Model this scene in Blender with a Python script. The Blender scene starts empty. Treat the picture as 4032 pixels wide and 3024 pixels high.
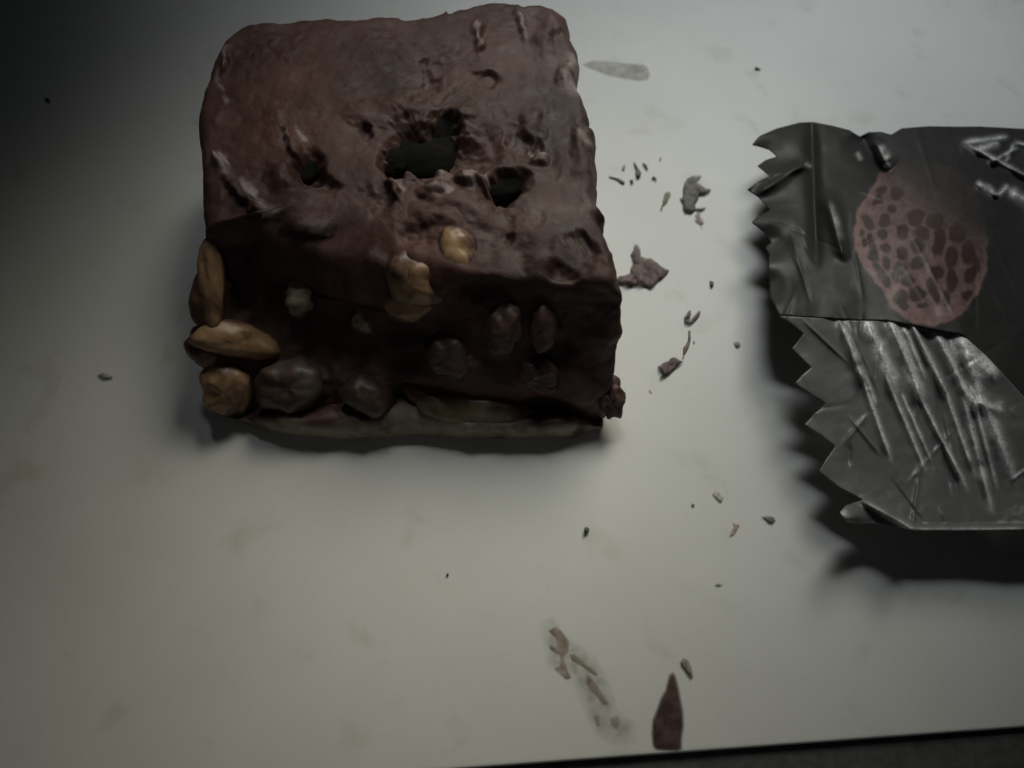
import bpy, bmesh, math, random
import numpy as np
from mathutils import Vector, Matrix, noise

# ------------------------------------------------------------------ camera, world, lamps, exposure
scene = bpy.context.scene
CAM_H, TILT, FPX, W0, H0 = 0.066, math.radians(26.0), 2990.0, 4032.0, 3024.0
cam = bpy.data.cameras.new('camera')
cam.sensor_width = 36.0
cam.lens = 36.0 * FPX / W0
cam.clip_start, cam.clip_end = 0.002, 20.0
cam.dof.use_dof = True
cam.dof.focus_distance = 0.0690
cam.dof.aperture_fstop = 25.0
cam_o = bpy.data.objects.new('camera', cam)
scene.collection.objects.link(cam_o)
cam_o.location = (0, 0, CAM_H)
cam_o.rotation_euler = (TILT, 0, 0)
scene.camera = cam_o

world = bpy.data.worlds.new('World')
scene.world = world
world.use_nodes = True
world.node_tree.nodes['Background'].inputs[0].default_value = (0.85, 0.92, 1.0, 1)
world.node_tree.nodes['Background'].inputs[1].default_value = 0.009


def spot(name, pos, aim, half_deg, power, col, radius):
    l = bpy.data.lights.new(name, 'SPOT')
    l.energy, l.color = power, col
    l.spot_size, l.spot_blend, l.shadow_soft_size = math.radians(2 * half_deg), 1.0, radius
    o = bpy.data.objects.new(name, l)
    scene.collection.objects.link(o)
    o.location = pos
    o.rotation_euler = (Vector(aim) - Vector(pos)).to_track_quat('-Z', 'Y').to_euler()
    return o


spot('cool_daylight_lamp', (0.0140, 0.1760, 0.2160), (0.0350, 0.0830, 0), 13.6, 2.06, (0.93, 0.98, 1.0), 0.052)
spot('warm_room_lamp', (0.0330, 0.1060, 0.0960), (-0.0045, 0.0215, 0), 19.6, 0.47, (1.0, 0.98, 0.84), 0.033)
spot('added_front_fill', (0.0160, -0.1000, 0.0800), (-0.0040, 0.0250, 0.002), 10.0, 0.036, (1.0, 0.95, 0.88), 0.030)  # added fill without a real source, lifts the dark front of the square

scene.view_settings.view_transform = 'Standard'
scene.view_settings.look = 'None'
scene.view_settings.exposure = 0.0
scene.view_settings.gamma = 1.0

# ------------------------------------------------------------------ helpers
FW = np.array([0, math.sin(TILT), -math.cos(TILT)])
UP = np.array([0, math.cos(TILT), math.sin(TILT)])
RT = np.array([1.0, 0, 0])
C0 = np.array([0, 0, CAM_H])


def P(px, py, z=0.0):
    """measured place on the photograph -> point of the scene at height z"""
    px, py = np.asarray(px, float), np.asarray(py, float)
    d = FW + ((px - W0 / 2) / FPX)[..., None] * RT - ((py - H0 / 2) / FPX)[..., None] * UP
    t = (np.asarray(z) - CAM_H) / d[..., 2]
    return C0 + t[..., None] * d


def proj(X):
    d = np.asarray(X) - C0
    dep = d @ FW
    return W0 / 2 + FPX * (d @ RT) / dep, H0 / 2 - FPX * (d @ UP) / dep, dep


def sm(a, b, x):
    t = np.clip((x - a) / (b - a), 0, 1)
    return t * t * (3 - 2 * t)


_rng = np.random.default_rng(7)
_G = _rng.random((48, 48, 48)).astype(np.float32) * 2 - 1


def vnoise(X):
    i = np.floor(X).astype(int)
    f = X - i
    f = f * f * (3 - 2 * f)
    r = 0
    for a in (0, 1):
        for b in (0, 1):
            for c in (0, 1):
                w = (f[:, 0] if a else 1 - f[:, 0]) * (f[:, 1] if b else 1 - f[:, 1]) * (f[:, 2] if c else 1 - f[:, 2])
                r = r + w * _G[(i[:, 0] + a) % 48, (i[:, 1] + b) % 48, (i[:, 2] + c) % 48]
    return r


def fbm(X, freq, oct=4, gain=0.5, off=0.0):
    X = np.asarray(X) * freq + off + 100.3
    s, amp = 0, 1.0
    for k in range(oct):
        s = s + amp * vnoise(X)
        X = X * 2.03 + 7.7
        amp *= gain
    return s


def mesh_obj(name, V, F, mat, parent=None, smooth=True, attrs=None):
    me = bpy.data.meshes.new(name)
    me.from_pydata(np.asarray(V).tolist(), [], [tuple(int(q) for q in f) for f in F])
    if smooth:
        me.polygons.foreach_set('use_smooth', [True] * len(me.polygons))
    if attrs:
        for k, a in attrs.items():
            a = np.asarray(a, np.float32)
            if a.ndim == 1:
                at = me.attributes.new(k, 'FLOAT', 'POINT')
                at.data.foreach_set('value', a)
            else:
                at = me.attributes.new(k, 'FLOAT_COLOR', 'POINT')
                at.data.foreach_set('color', np.concatenate([a, np.ones((len(a), 1), np.float32)], 1).ravel())
    me.materials.append(mat)
    me.update()
    o = bpy.data.objects.new(name, me)
    scene.collection.objects.link(o)
    if parent:
        o.parent = parent
    return o


def tag(o, label=None, cat=None, group=None, kind=None):
    for k, v in (('label', label), ('category', cat), ('group', group), ('kind', kind)):
        if v:
            o[k] = v
    return o


def empty(name, loc):
    o = bpy.data.objects.new(name, None)
    o.empty_display_size = 0.01
    scene.collection.objects.link(o)
    o.location = loc
    bpy.context.view_layer.update()
    return o


def put(o, parent):
    o.parent = parent
    o.matrix_parent_inverse = parent.matrix_world.inverted()
    return o


class NT:
    def __init__(self, name):
        self.m = bpy.data.materials.new(name)
        self.m.use_nodes = True
        self.t = self.m.node_tree
        self.b = self.t.nodes['Principled BSDF']

    def n(self, typ, **kw):
        x = self.t.nodes.new(typ)
        for k, v in kw.items():
            if k.startswith('i_'):
                x.inputs[k[2:].replace('_', ' ')].default_value = v
            else:
                setattr(x, k, v)
        return x

    def l(self, a, b):
        self.t.links.new(a, b)

    def ramp(self, fac, stops):
        r = self.n('ShaderNodeValToRGB')
        e = r.color_ramp.elements
        while len(e) < len(stops):
            e.new(0.5)
        for q, (p, c) in zip(e, stops):
            q.position, q.color = p, (*c, 1)
        self.l(fac, r.inputs[0])
        return r.outputs[0]

    def noise(self, scale, detail=4, rough=0.55, dist=0.0):
        c = self.n('ShaderNodeTexCoord')
        x = self.n('ShaderNodeTexNoise')
        x.inputs['Scale'].default_value, x.inputs['Detail'].default_value = scale, detail
        x.inputs['Roughness'].default_value, x.inputs['Distortion'].default_value = rough, dist
        self.l(c.outputs['Object'], x.inputs['Vector'])
        return x.outputs['Fac']

    def mix(self, fac, a, b, mode='MIX'):
        x = self.n('ShaderNodeMix', data_type='RGBA', blend_type=mode)
        for sock, v in ((x.inputs[0], fac), (x.inputs[6], a), (x.inputs[7], b)):
            if hasattr(v, 'links'):
                self.l(v, sock)
            elif isinstance(v, tuple):
                sock.default_value = (*v, 1)
            else:
                sock.default_value = v
        return x.outputs[2]

    def bump(self, h, strength, dist):
        x = self.n('ShaderNodeBump')
        x.inputs['Strength'].default_value, x.inputs['Distance'].default_value = strength, dist
        self.l(h, x.inputs['Height'])
        self.l(x.outputs[0], self.b.inputs['Normal'])
        return x

    def col(self, c):
        if isinstance(c, tuple):
            self.b.inputs['Base Color'].default_value = (*c, 1)
        else:
            self.l(c, self.b.inputs['Base Color'])

    def attr(self, name, out='Color'):
        return self.n('ShaderNodeAttribute', attribute_name=name).outputs[out]

    def rough(self, v):
        if hasattr(v, 'links'):
            self.l(v, self.b.inputs['Roughness'])
        else:
            self.b.inputs['Roughness'].default_value = v


# ------------------------------------------------------------------ materials
def mat_board():
    m = NT('white_plastic_board')
    a = m.ramp(m.noise(55, 5, 0.6), [(0.3, (0.70, 0.70, 0.665)), (0.7, (0.77, 0.77, 0.74))])
    st = m.ramp(m.noise(190, 3, 0.5, 0.4), [(0.60, (1, 1, 1)), (0.74, (0.86, 0.865, 0.82))])
    g = m.ramp(m.noise(5200, 2, 0.7), [(0.3, (0.93, 0.93, 0.93)), (0.7, (1, 1, 1))])
    m.col(m.mix(1.0, m.mix(1.0, a, st, 'MULTIPLY'), g, 'MULTIPLY'))
    m.rough(0.55)
    m.b.inputs['Specular IOR Level'].default_value = 0.3
    m.bump(m.noise(2600, 3, 0.6), 0.15, 0.00004)
    return m.m


def mat_counter():
    m = NT('dark_counter')
    m.col(m.ramp(m.noise(900, 5, 0.7), [(0.35, (0.05, 0.05, 0.047)), (0.75, (0.10, 0.10, 0.092))]))
    m.rough(0.6)
    m.bump(m.noise(1500, 3), 0.3, 0.0002)
    return m.m


def choc_colour(m):
    a = m.ramp(m.noise(150, 4, 0.55, 0.4), [(0.30, (0.062, 0.033, 0.027)), (0.52, (0.098, 0.057, 0.050)), (0.75, (0.135, 0.087, 0.081))])
    bl = m.ramp(m.noise(420, 5, 0.65), [(0.55, (0, 0, 0)), (0.80, (0.5, 0.5, 0.5))])
    return m.mix(bl, a, (0.19, 0.15, 0.145))


def mat_choc():
    m = NT('milk_chocolate')
    m.col(m.mix(1.0, choc_colour(m), m.attr('tint'), 'MULTIPLY'))
    m.rough(m.ramp(m.noise(420, 4, 0.6), [(0.3, (0.42,) * 3), (0.7, (0.70,) * 3)]))
    m.b.inputs['Specular IOR Level'].default_value = 0.28
    m.bump(m.noise(1500, 6, 0.7), 0.6, 0.00016)
    return m.m


def mat_nut(name, c1, c2, rough=0.42, coat=0.5):
    """nut or filling, smeared here and there with chocolate"""
    m = NT(name)
    base = m.ramp(m.noise(330, 5, 0.6, 0.2), [(0.3, c1), (0.68, c2)])
    sme = m.ramp(m.noise(300, 4, 0.6, 0.5), [(coat - 0.10, (1, 1, 1)), (coat + 0.10, (0, 0, 0))])
    m.col(m.mix(m.mix(1.0, sme, m.attr('coating'), 'LIGHTEN'), base, m.mix(1.0, choc_colour(m), (0.72, 0.62, 0.62), 'MULTIPLY')))
    m.rough(rough)
    m.b.inputs['Subsurface Weight'].default_value = 0.03
    m.b.inputs['Subsurface Radius'].default_value = (1.0, 0.5, 0.25)
    m.b.inputs['Subsurface Scale'].default_value = 0.0010
    m.bump(m.noise(1500, 4, 0.6), 0.35, 0.00012)
    return m.m


def worn_glint(m, base):
    """ink rubbed off along the creases, and foil highlights painted as pale lines"""
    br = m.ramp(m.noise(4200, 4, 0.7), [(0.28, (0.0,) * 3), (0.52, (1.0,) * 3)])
    w = m.mix(1.0, m.attr('wear_glint'), br, 'MULTIPLY')
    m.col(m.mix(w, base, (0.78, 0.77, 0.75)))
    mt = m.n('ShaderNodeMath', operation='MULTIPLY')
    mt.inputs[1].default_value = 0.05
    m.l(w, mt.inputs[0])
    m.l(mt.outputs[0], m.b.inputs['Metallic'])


def mat_foil():
    m = NT('printed_black_foil')
    worn_glint(m, m.attr('print'))
    m.rough(m.ramp(m.noise(500, 4), [(0.3, (0.40,) * 3), (0.7, (0.54,) * 3)]))
    m.b.inputs['Specular IOR Level'].default_value = 0.28
    m.bump(m.noise(2500, 3, 0.55), 0.12, 0.00004)
    return m.m


def mat_foil_fin():
    m = NT('satin_grey_foil')
    worn_glint(m, m.ramp(m.noise(700, 4), [(0.3, (0.135, 0.132, 0.128)), (0.7, (0.16, 0.157, 0.153))]))
    m.rough(0.36)
    m.bump(m.noise(3500, 3, 0.6), 0.25, 0.00004)
    return m.m


def mat_crumb(name='crumb', rel=0.3):
    m = NT(name)
    m.col(m.mix(m.ramp(m.noise(1500, 4, 0.6), [(0.35, (0,) * 3), (0.7, (1,) * 3)]), m.attr('tint'),
                m.mix(1.0, m.attr('tint'), (0.72, 0.70, 0.70), 'MULTIPLY')))
    m.l(m.attr('cover', 'Fac'), m.b.inputs['Alpha'])
    m.rough(0.6)
    m.b.inputs['Specular IOR Level'].default_value = 0.2
    m.bump(m.noise(2400, 4, 0.6), rel, 0.00006)
    return m.m


M_BOARD, M_COUNTER, M_CHOC = mat_board(), mat_counter(), mat_choc()
M_FOIL, M_FIN, M_CRUMB, M_SMEAR = mat_foil(), mat_foil_fin(), mat_crumb(), mat_crumb('smear', 0.08)
M_TAN = mat_nut('roasted_peanut', (0.25, 0.138, 0.066), (0.43, 0.265, 0.145), 0.42, coat=.39)
M_BROWN = mat_nut('brown_skinned_peanut', (0.09, 0.042, 0.030), (0.16, 0.078, 0.05), coat=.45)
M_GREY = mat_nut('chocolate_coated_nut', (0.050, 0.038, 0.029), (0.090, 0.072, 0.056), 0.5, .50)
M_PALE = mat_nut('pale_nut_chip', (0.24, 0.205, 0.14), (0.46, 0.41, 0.30), 0.6, .42)
M_OLIVE = mat_nut('olive_caramel', (0.13, 0.10, 0.055), (0.22, 0.18, 0.105), 0.4, .45)
M_CREAM = mat_nut('pale_nougat', (0.20, 0.165, 0.115), (0.34, 0.30, 0.225), 0.55, .42)
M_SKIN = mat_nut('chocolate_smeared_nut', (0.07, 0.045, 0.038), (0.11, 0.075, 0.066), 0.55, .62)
M_DARK = mat_nut('pit_shade_black', (0.006, 0.006, 0.005), (0.014, 0.013, 0.011), 0.95, .15)
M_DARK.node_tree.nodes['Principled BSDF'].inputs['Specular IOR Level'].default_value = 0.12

# ------------------------------------------------------------------ counter and cutting board
v = [(-1.5, -1.0, -0.0009), (1.5, -1.0, -0.0009), (1.5, 1.5, -0.0009), (-1.5, 1.5, -0.0009)]
tag(mesh_obj('countertop', v, [(0, 1, 2, 3)], M_COUNTER, smooth=False), 'dark speckled grey countertop showing below the board edge', 'countertop', kind='structure')

e0, e1 = P(1900, 3022), P(4032, 2864)
ux = (e1 - e0) / np.linalg.norm(e1 - e0)
uy = np.array([-ux[1], ux[0], 0])
bm = bmesh.new()
corners = [e0 - ux * 0.16, e1 + ux * 0.14, e1 + ux * 0.14 + uy * 0.24, e0 - ux * 0.16 + uy * 0.24]
bv = [bm.verts.new((*c[:2], 0.0)) for c in corners]
f = bm.faces.new(bv)
ext = bmesh.ops.extrude_face_region(bm, geom=[f])
bmesh.ops.translate(bm, verts=[g for g in ext['geom'] if isinstance(g, bmesh.types.BMVert)], vec=(0, 0, -0.0008))
bmesh.ops.recalc_face_normals(bm, faces=bm.faces)
bmesh.ops.bevel(bm, geom=list(bm.edges), offset=0.0003, segments=3, affect='EDGES', profile=0.6)
me = bpy.data.meshes.new('cutting_board')
bm.to_mesh(me)
me.materials.append(M_BOARD)
board = bpy.data.objects.new('cutting_board', me)
scene.collection.objects.link(board)
tag(board, 'white plastic cutting board with faint stains under the chocolate square', 'cutting board')

# ------------------------------------------------------------------ chocolate square
HT = 0.0150


def resample(pts, n):
    pts = np.asarray(pts, float)
    d = np.r_[0, np.cumsum(np.linalg.norm(np.diff(pts, axis=0), axis=1))]
    s = np.linspace(0, d[-1], n)
    return np.stack([np.interp(s, d, pts[:, k]) for k in range(pts.shape[1])], 1)


left = [(792, 930), (792, 800), (789, 700), (780, 570), (778, 480), (800, 380), (840, 260), (880, 180), (925, 147)]
back = [(925, 147), (965, 130), (1100, 108), (1200, 97), (1280, 92), (1330, 98), (1400, 99), (1480, 82), (1545, 78), (1600, 93), (1690, 84),
        (1745, 66), (1764, 48), (1780, 67), (1840, 54), (1900, 42), (1960, 36), (2040, 44), (2075, 52), (2140, 43), (2190, 55), (2232, 88)]
right = [(2232, 88), (2250, 170), (2285, 215), (2288, 280), (2268, 322), (2300, 400), (2322, 478), (2314, 512), (2352, 540), (2356, 600), (2362, 700),
         (2357, 815), (2390, 866), (2358, 885), (2400, 960), (2430, 1060), (2452, 1165)]
front = [(2452, 1165), (2300, 1166), (2100, 1160), (1950, 1148), (1850, 1142), (1700, 1130), (1500, 1095), (1300, 1040), (1100, 1000), (950, 960), (792, 930)]
NL, NB, NR, NF = 90, 120, 120, 150
T = np.concatenate([resample(q, n + 1)[:-1] for q, n in ((left, NL), (back, NB), (right, NR), (front, NF))])
NN = len(T)
T[NL:NL + NB + NR - 20] += 5.5 * np.stack([fbm(np.c_[T / 38.0, T[:, :1] * 0], 1, 3), fbm(np.c_[T / 38.0, T[:, :1] * 0 + 9], 1, 3)], 1)[NL:NL + NB + NR - 20]
T3 = P(T[:, 0], T[:, 1], HT - 0.0012)[:, :2]
# foot outline: sides and back drawn in a little under the top, the front running out towards the board
b_front = [(2385, 1690), (2310, 1712), (2200, 1722), (2050, 1728), (1900, 1728), (1500, 1740), (1250, 1725), (1010, 1690), (850, 1650)]
B3 = np.empty_like(T3)
cen = T3.mean(0)
B3[NL + NB + NR:] = P(*resample(b_front, NF + 1)[:-1].T, 0.0004)[:, :2]
fr, fl = B3[NL + NB + NR], P(850, 1650, 0.0004)[:2]
inn = cen + (T3 - cen) * 0.93
k = np.linspace(0, 1, NL, endpoint=False)[:, None]
B3[:NL] = inn[:NL] + (fl - inn[0]) * (1 - k) ** 2
B3[NL:NL + NB] = inn[NL:NL + NB]
k = np.linspace(0, 1, NR, endpoint=False)[:, None]
B3[NL + NB:NL + NB + NR] = inn[NL + NB:NL + NB + NR] + (fr - inn[NL + NB + NR - 1]) * k ** 2
# smoothed copies so that inner rings lose the ragged outline gradually


def smooth_ring(R, it):
    for _ in range(it):
        R = 0.5 * R + 0.25 * (np.roll(R, 1, 0) + np.roll(R, -1, 0))
    return R


Ts = smooth_ring(T3, 160)
rings = []
for t in (0.0, 0.25, 0.5, 0.75):
    rings.append((cen + (B3 - cen) * (0.05 + 0.93 * t), 0.0003))
RR = 0.0015
RV = np.full((NN, 1), RR)
kf = np.linspace(0, 1, NF)
RV[NL + NB + NR:, 0] = RR + 0.0042 * sm(.35, .75, kf) * (1 - sm(.93, 1, kf)) 
HV = np.full(NN, 0.0020)
HV[NL + NB + NR:] += 0.0042 * sm(.30, .62, kf) * (1 - sm(.90, 1, kf))
NS = 64
for t in np.linspace(0, 1, NS):
    s = sm(0, 1, t) * 0.45 + t * 0.55
    z = 0.0003 + t * (HT - HV - 0.0003)
    rings.append((B3 + (T3 - B3) * s, z))
nrm = cen - Ts
nrm /= np.linalg.norm(nrm, axis=1)[:, None]
for a in np.linspace(0, math.pi / 2, 12)[1:]:
    w = 1 - math.cos(a)
    rings.append((T3 * (1 - w * 0.35) + Ts * w * 0.35 + nrm * RV * w, HT - HV + HV * math.sin(a)))
top0 = rings[-1][0]
top_c = top0.mean(0)
NC = 120
for q in np.linspace(1, 0.004, NC)[1:]:
    rings.append((top_c + (top0 * q + (1 - q) * Ts * 0.985 + (1 - q) * cen * 0.015 - top_c) * q, HT))
V = np.concatenate([np.c_[xy, np.full(NN, z) if np.isscalar(z) else z] for xy, z in rings])
NRG = len(rings)
idx = np.arange(NRG * NN).reshape(NRG, NN)
F = np.stack([idx[:-1], np.roll(idx[:-1], -1, 1), np.roll(idx[1:], -1, 1), idx[1:]], -1).reshape(-1, 4)
F = F[:, ::-1]
F = [tuple(f) for f in F] + [tuple(idx[-1][::-1]), tuple(idx[0])]


def grid_normals(V):
    G = V.reshape(NRG, NN, 3)
    du = np.roll(G, -1, 1) - np.roll(G, 1, 1)
    dv = np.gradient(G, axis=0)
    n = np.cross(dv, du)
    n /= np.linalg.norm(n, axis=2)[..., None] + 1e-12
    return n.reshape(-1, 3)


N = grid_normals(V)
mid = V.mean(0)
if ((V - mid) * N).sum(1).mean() < 0:
    N = -N
    F = [tuple(reversed(f)) for f in F]
px, py, dep = proj(V)
facing = ((C0 - V) / np.linalg.norm(C0 - V, axis=1)[:, None] * N).sum(1)
vis = sm(0.0, 0.3, facing)

NUTS = [
    # name, cx, cy, rx, ry, ang, material, out, thick, lump, label
    ('nut', 845, 1110, 52, 180, 3, M_TAN, -.35, .6, .24, 'tan peanut half on the corner'),
    ('nut', 772, 1180, 60, 120, 8, M_BROWN, -.2, .6, .14, 'brown skinned nut bulging from the side'),
    ('nut', 930, 1340, 170, 80, 9, M_TAN, -.25, .6, .24, 'tan nut lying across the corner'),
    ('nut', 805, 1380, 74, 60, 35, M_BROWN, -.2, .6, .18, None),
    ('nut', 900, 1530, 108, 118, 5, M_TAN, -.20, .6, .24, 'round tan nut low on the corner'),
    ('nut', 1178, 1172, 76, 82, -10, M_PALE, -.38, .5, .42, 'pale crumbly nut chip'),
    ('nut', 1630, 1105, 122, 128, -35, M_TAN, -.68, .5, .17, 'orange tan nut sunk in the front'),
    ('nut', 1800, 980, 82, 108, -8, M_TAN, -.60, .5, .15, 'pale tan nut sunk in the top'),
    ('nut', 1610, 1200, 115, 85, -25, M_TAN, -.60, .5, .18, None),
    ('nut', 1430, 1265, 60, 62, 20, M_PALE, -.80, .5, .20, None),
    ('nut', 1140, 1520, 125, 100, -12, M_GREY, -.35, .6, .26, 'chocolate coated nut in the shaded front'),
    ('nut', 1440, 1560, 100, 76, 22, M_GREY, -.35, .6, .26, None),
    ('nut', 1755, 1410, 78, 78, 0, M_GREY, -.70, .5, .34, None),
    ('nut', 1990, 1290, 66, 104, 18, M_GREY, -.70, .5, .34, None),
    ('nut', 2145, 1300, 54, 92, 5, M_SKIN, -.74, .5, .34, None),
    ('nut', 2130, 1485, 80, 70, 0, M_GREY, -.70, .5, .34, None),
    ('nut', 2425, 1565, 50, 82, -10, M_SKIN, -.3, .6, .5, 'brown nut flake on the right lower corner'),
    ('caramel_piece', 1880, 1610, 230, 66, 8, M_OLIVE, .30, .5, .10, 'olive caramel band low on the front'),
    ('caramel_piece', 1690, 1560, 105, 58, 30, M_BROWN, .25, .5, .12, None),
    ('pit_shade', 1690, 612, 176, 84, -6, M_DARK, -.05, .22, .30, 'black blob painting the shade in the deep hollow of the top'),  # black blobs added to paint the pits as dark as deep shade
    ('pit_shade', 1742, 520, 64, 78, 10, M_DARK, -.1, .25, .30, None),
    ('pit_shade', 1550, 638, 56, 50, 0, M_DARK, -.1, .25, .30, None),
    ('pit_shade', 1975, 742, 90, 60, -12, M_DARK, -.1, .25, .30, 'black blob painting the shade in the smaller hollow of the top'),
    ('pit_shade', 1215, 665, 36, 70, 32, M_DARK, -.35, .3, .25, None),
]
# (cx, cy, rx, ry, degrees, millimetres, softness 0..1)  - places measured on the top and front of the square
FEAT = [
    (1690, 600, 190, 96, -8, -2.6, .8), (1745, 505, 66, 66, 0, -2.1, .9), (1545, 640, 66, 58, 0, -2.1, .8), (1600, 535, 90, 55, 0, -1.2, .8),
    (1980, 740, 100, 70, -12, -2.4, .8), (1905, 570, 95, 100, 0, -1.3, .8), (1860, 640, 70, 60, 0, -.9, .8),
    (1205, 660, 58, 82, 32, -2.1, .7), (1255, 715, 70, 40, 25, -1.3, .8), (1448, 520, 30, 42, 0, -1.1, .6), (1920, 310, 78, 30, 8, -.9, .5),
    (1700, 315, 50, 40, 0, -.7, .6), (1655, 260, 20, 20, 0, -.5, .8), (2055, 560, 42, 95, -20, -.9, .7), (2120, 590, 24, 45, 0, -.8, .6),
    (2150, 640, 70, 60, 0, -.5, .9), (1500, 790, 40, 70, 0, -1.0, .8), (1430, 770, 45, 35, 0, -.7, .8), (1640, 930, 75, 55, 20, -1.0, .8),
    (2010, 930, 30, 26, 0, -.8, .7), (2220, 1070, 60, 40, 35, -1.0, .7), (2270, 960, 50, 30, 30, -.6, .7), (2330, 960, 70, 26, 40, -.9, .6),
    (1240, 915, 160, 30, -3, -.8, 1), (940, 1090, 48, 160, 0, -1.8, .7), (1150, 880, 120, 26, 6, -.7, .8), (1080, 690, 120, 60, 0, -.4, 1),
    # swellings and ridges
    (1735, 740, 65, 50, 20, 1.0, .9), (1830, 820, 120, 60, 20, .7, 1), (1600, 680, 35, 30, 0, .8, .9), (1840, 715, 60, 22, -15, .9, .7),
    (1110, 690, 70, 55, 0, .8, 1), (975, 790, 130, 22, 47, .8, .8), (860, 640, 60, 22, 40, .9, .7), (1150, 560, 80, 20, 48, .6, .8),
    (1230, 880, 130, 24, 12, .8, .8), (1540, 745, 50, 22, 45, .8, .7), (895, 260, 16, 70, 12, .8, .8), (1875, 150, 18, 60, -12, .6, .7),
    (2050, 110, 16, 70, -15, .7, .7), (2150, 130, 50, 90, 0, .7, 1), (2240, 280, 34, 60, 10, .5, .8), (2300, 600, 40, 120, -5, .5, .9),
    (1430, 440, 60, 50, 0, .5, 1), (1600, 420, 130, 60, 0, .5, 1), (1780, 460, 110, 30, -10, .5, .8), (2100, 480, 50, 90, 0, .6, 1),
    (2140, 640, 40, 24, -25, .7, .7), (1730, 870, 110, 40, 25, .6, .9), (2060, 900, 130, 60, 10, .5, 1), (2130, 1020, 60, 90, 0, .6, 1),
    (2350, 1090, 80, 60, 20, .8, 1), (1300, 1010, 140, 70, 0, .6, 1), (1410, 1120, 60, 70, 0, .5, 1),
    # the shaded front
    (1880, 1150, 120, 40, 0, -1.6, .8), (1980, 1320, 90, 60, 0, -.9, .9), (2180, 1390, 90, 60, 10, -1.4, .8), (1560, 1290, 120, 60, 0, -1.3, .9),
    (1250, 1390, 100, 90, 0, -1.6, .8), (1360, 1250, 70, 60, 0, -.9, .9), (1700, 1300, 80, 60, 0, -.8, .9), (1400, 1420, 80, 100, 0, -1.2, .9),
    (1760, 1400, 60, 50, 0, .9, .9), (1990, 1280, 50, 80, 15, .8, .9), (2150, 1290, 50, 80, 0, .8, .9), (2130, 1490, 70, 60, 0, .8, .9),
    (2280, 1560, 90, 80, 0, .8, 1), (1450, 1560, 90, 70, 30, 1.1, .8), (1170, 1530, 110, 90, 0, 1.0, .9), (1850, 1480, 110, 60, 0, .6, 1),
    (2380, 1300, 70, 120, 0, .7, 1), (1280, 1170, 70, 60, 0, .6, 1), (1620, 1480, 80, 60, 0, .5, 1),
]
for nm, cx, cy, rx, ry, an, mt, ou, tk, lu, lab in NUTS:
    if nm == 'nut' and 800 < cx < 2400:
        FEAT.append((cx, cy, rx * 1.25, ry * 1.25, an, 0.45, 1.0))
wx = 26 * fbm(V, 420, 3, off=3) + 9 * fbm(V, 1500, 2, off=9)
wy = 26 * fbm(V, 420, 3, off=23) + 9 * fbm(V, 1500, 2, off=29)
D = np.zeros(len(V))
for cx, cy, rx, ry, ang, amp, soft in FEAT:
    a = math.radians(ang)
    dx, dy = px + wx - cx, py + wy - cy
    u = (dx * math.cos(a) + dy * math.sin(a)) / rx
    w = (-dx * math.sin(a) + dy * math.cos(a)) / ry
    r = np.sqrt(u * u + w * w)
    if -2.0 < amp < 0:
        amp *= .6
    D += amp * 1e-3 * (1 - sm(1 - soft * .9, 1 + soft * .35, r)) * vis
rough_n = fbm(V, 170, 4, 0.5)
ridge = 1 - np.abs(fbm(V, 520, 4, 0.5, 41))
D += 0.00036 * rough_n + 0.00022 * np.clip(ridge - .45, 0, 1) * np.clip(fbm(V, 150, 2, off=5) + .1, 0, 1)
D += 0.000045 * fbm(V, 1500, 3, 0.6, 77) * (0.4 + np.clip(fbm(V, 200, 2, off=15) + .5, 0, 1.5))
D *= sm(0.0002, 0.0016, V[:, 2]) * 0.9 + 0.1
edge = V[:, 2] < 0.001
side = (1 - np.abs(N[:, 2])) * (py < 1000)
D = np.where(D > 0, D * (1 - .7 * side), D * (1 - .3 * side)) - 0.00012 * side
V2 = V + N * D[:, None]
# the foot is uneven: two hollows where it does not quite meet the board
hol = 0.0011 * np.exp(-((px - 1640) / 150) ** 2) + 0.0010 * np.exp(-((px - 2150) / 100) ** 2)
V2[:, 2] = np.maximum(V2[:, 2], 0.0001)
V2[:, 1] += (0.0012 + 1.4 * hol) * sm(1450, 1560, py) * (1 - sm(0.0012, 0.0060, V[:, 2]))
tint = np.ones((len(V), 3))
tint *= np.array([.77, .71, .70]) * (1 + 0.34 * fbm(V, 130, 4, off=60))[:, None]
warm = np.exp(-(((px - 1650) / 220) ** 2 + ((py - 1080) / 150) ** 2)) + 0.8 * np.exp(-(((px - 1050) / 260) ** 2 + ((py - 470) / 330) ** 2))
gb = np.exp(-(((px - 2260) / 260) ** 2 + ((py - 330) / 420) ** 2))
tint *= 1 + gb[:, None] * np.array([0.05, 0.25, 0.34])
tint *= 1 + warm[:, None] * np.array([0.35, -0.05, -0.2])
# whitish highlights of the surface, painted into the tint
PAINTED_GLINTS = [((850, 635), (905, 685), 16), ((905, 650), (860, 600), 10), ((955, 715), (1000, 765), 12), ((1010, 780), (1090, 850), 11), ((1108, 520), (1130, 565), 10), ((1172, 498), (1195, 545), 9), ((893, 200), (886, 265), 10),
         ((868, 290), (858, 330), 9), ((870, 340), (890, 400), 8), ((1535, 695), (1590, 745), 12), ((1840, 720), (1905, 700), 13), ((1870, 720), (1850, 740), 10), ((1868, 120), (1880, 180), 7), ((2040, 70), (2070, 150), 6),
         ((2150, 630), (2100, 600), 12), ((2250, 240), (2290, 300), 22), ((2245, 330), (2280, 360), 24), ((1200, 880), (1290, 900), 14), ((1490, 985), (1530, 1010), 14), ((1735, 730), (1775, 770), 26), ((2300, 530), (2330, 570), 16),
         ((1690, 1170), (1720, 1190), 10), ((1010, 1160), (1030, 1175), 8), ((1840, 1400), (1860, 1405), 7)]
sc = np.zeros(len(V))
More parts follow.
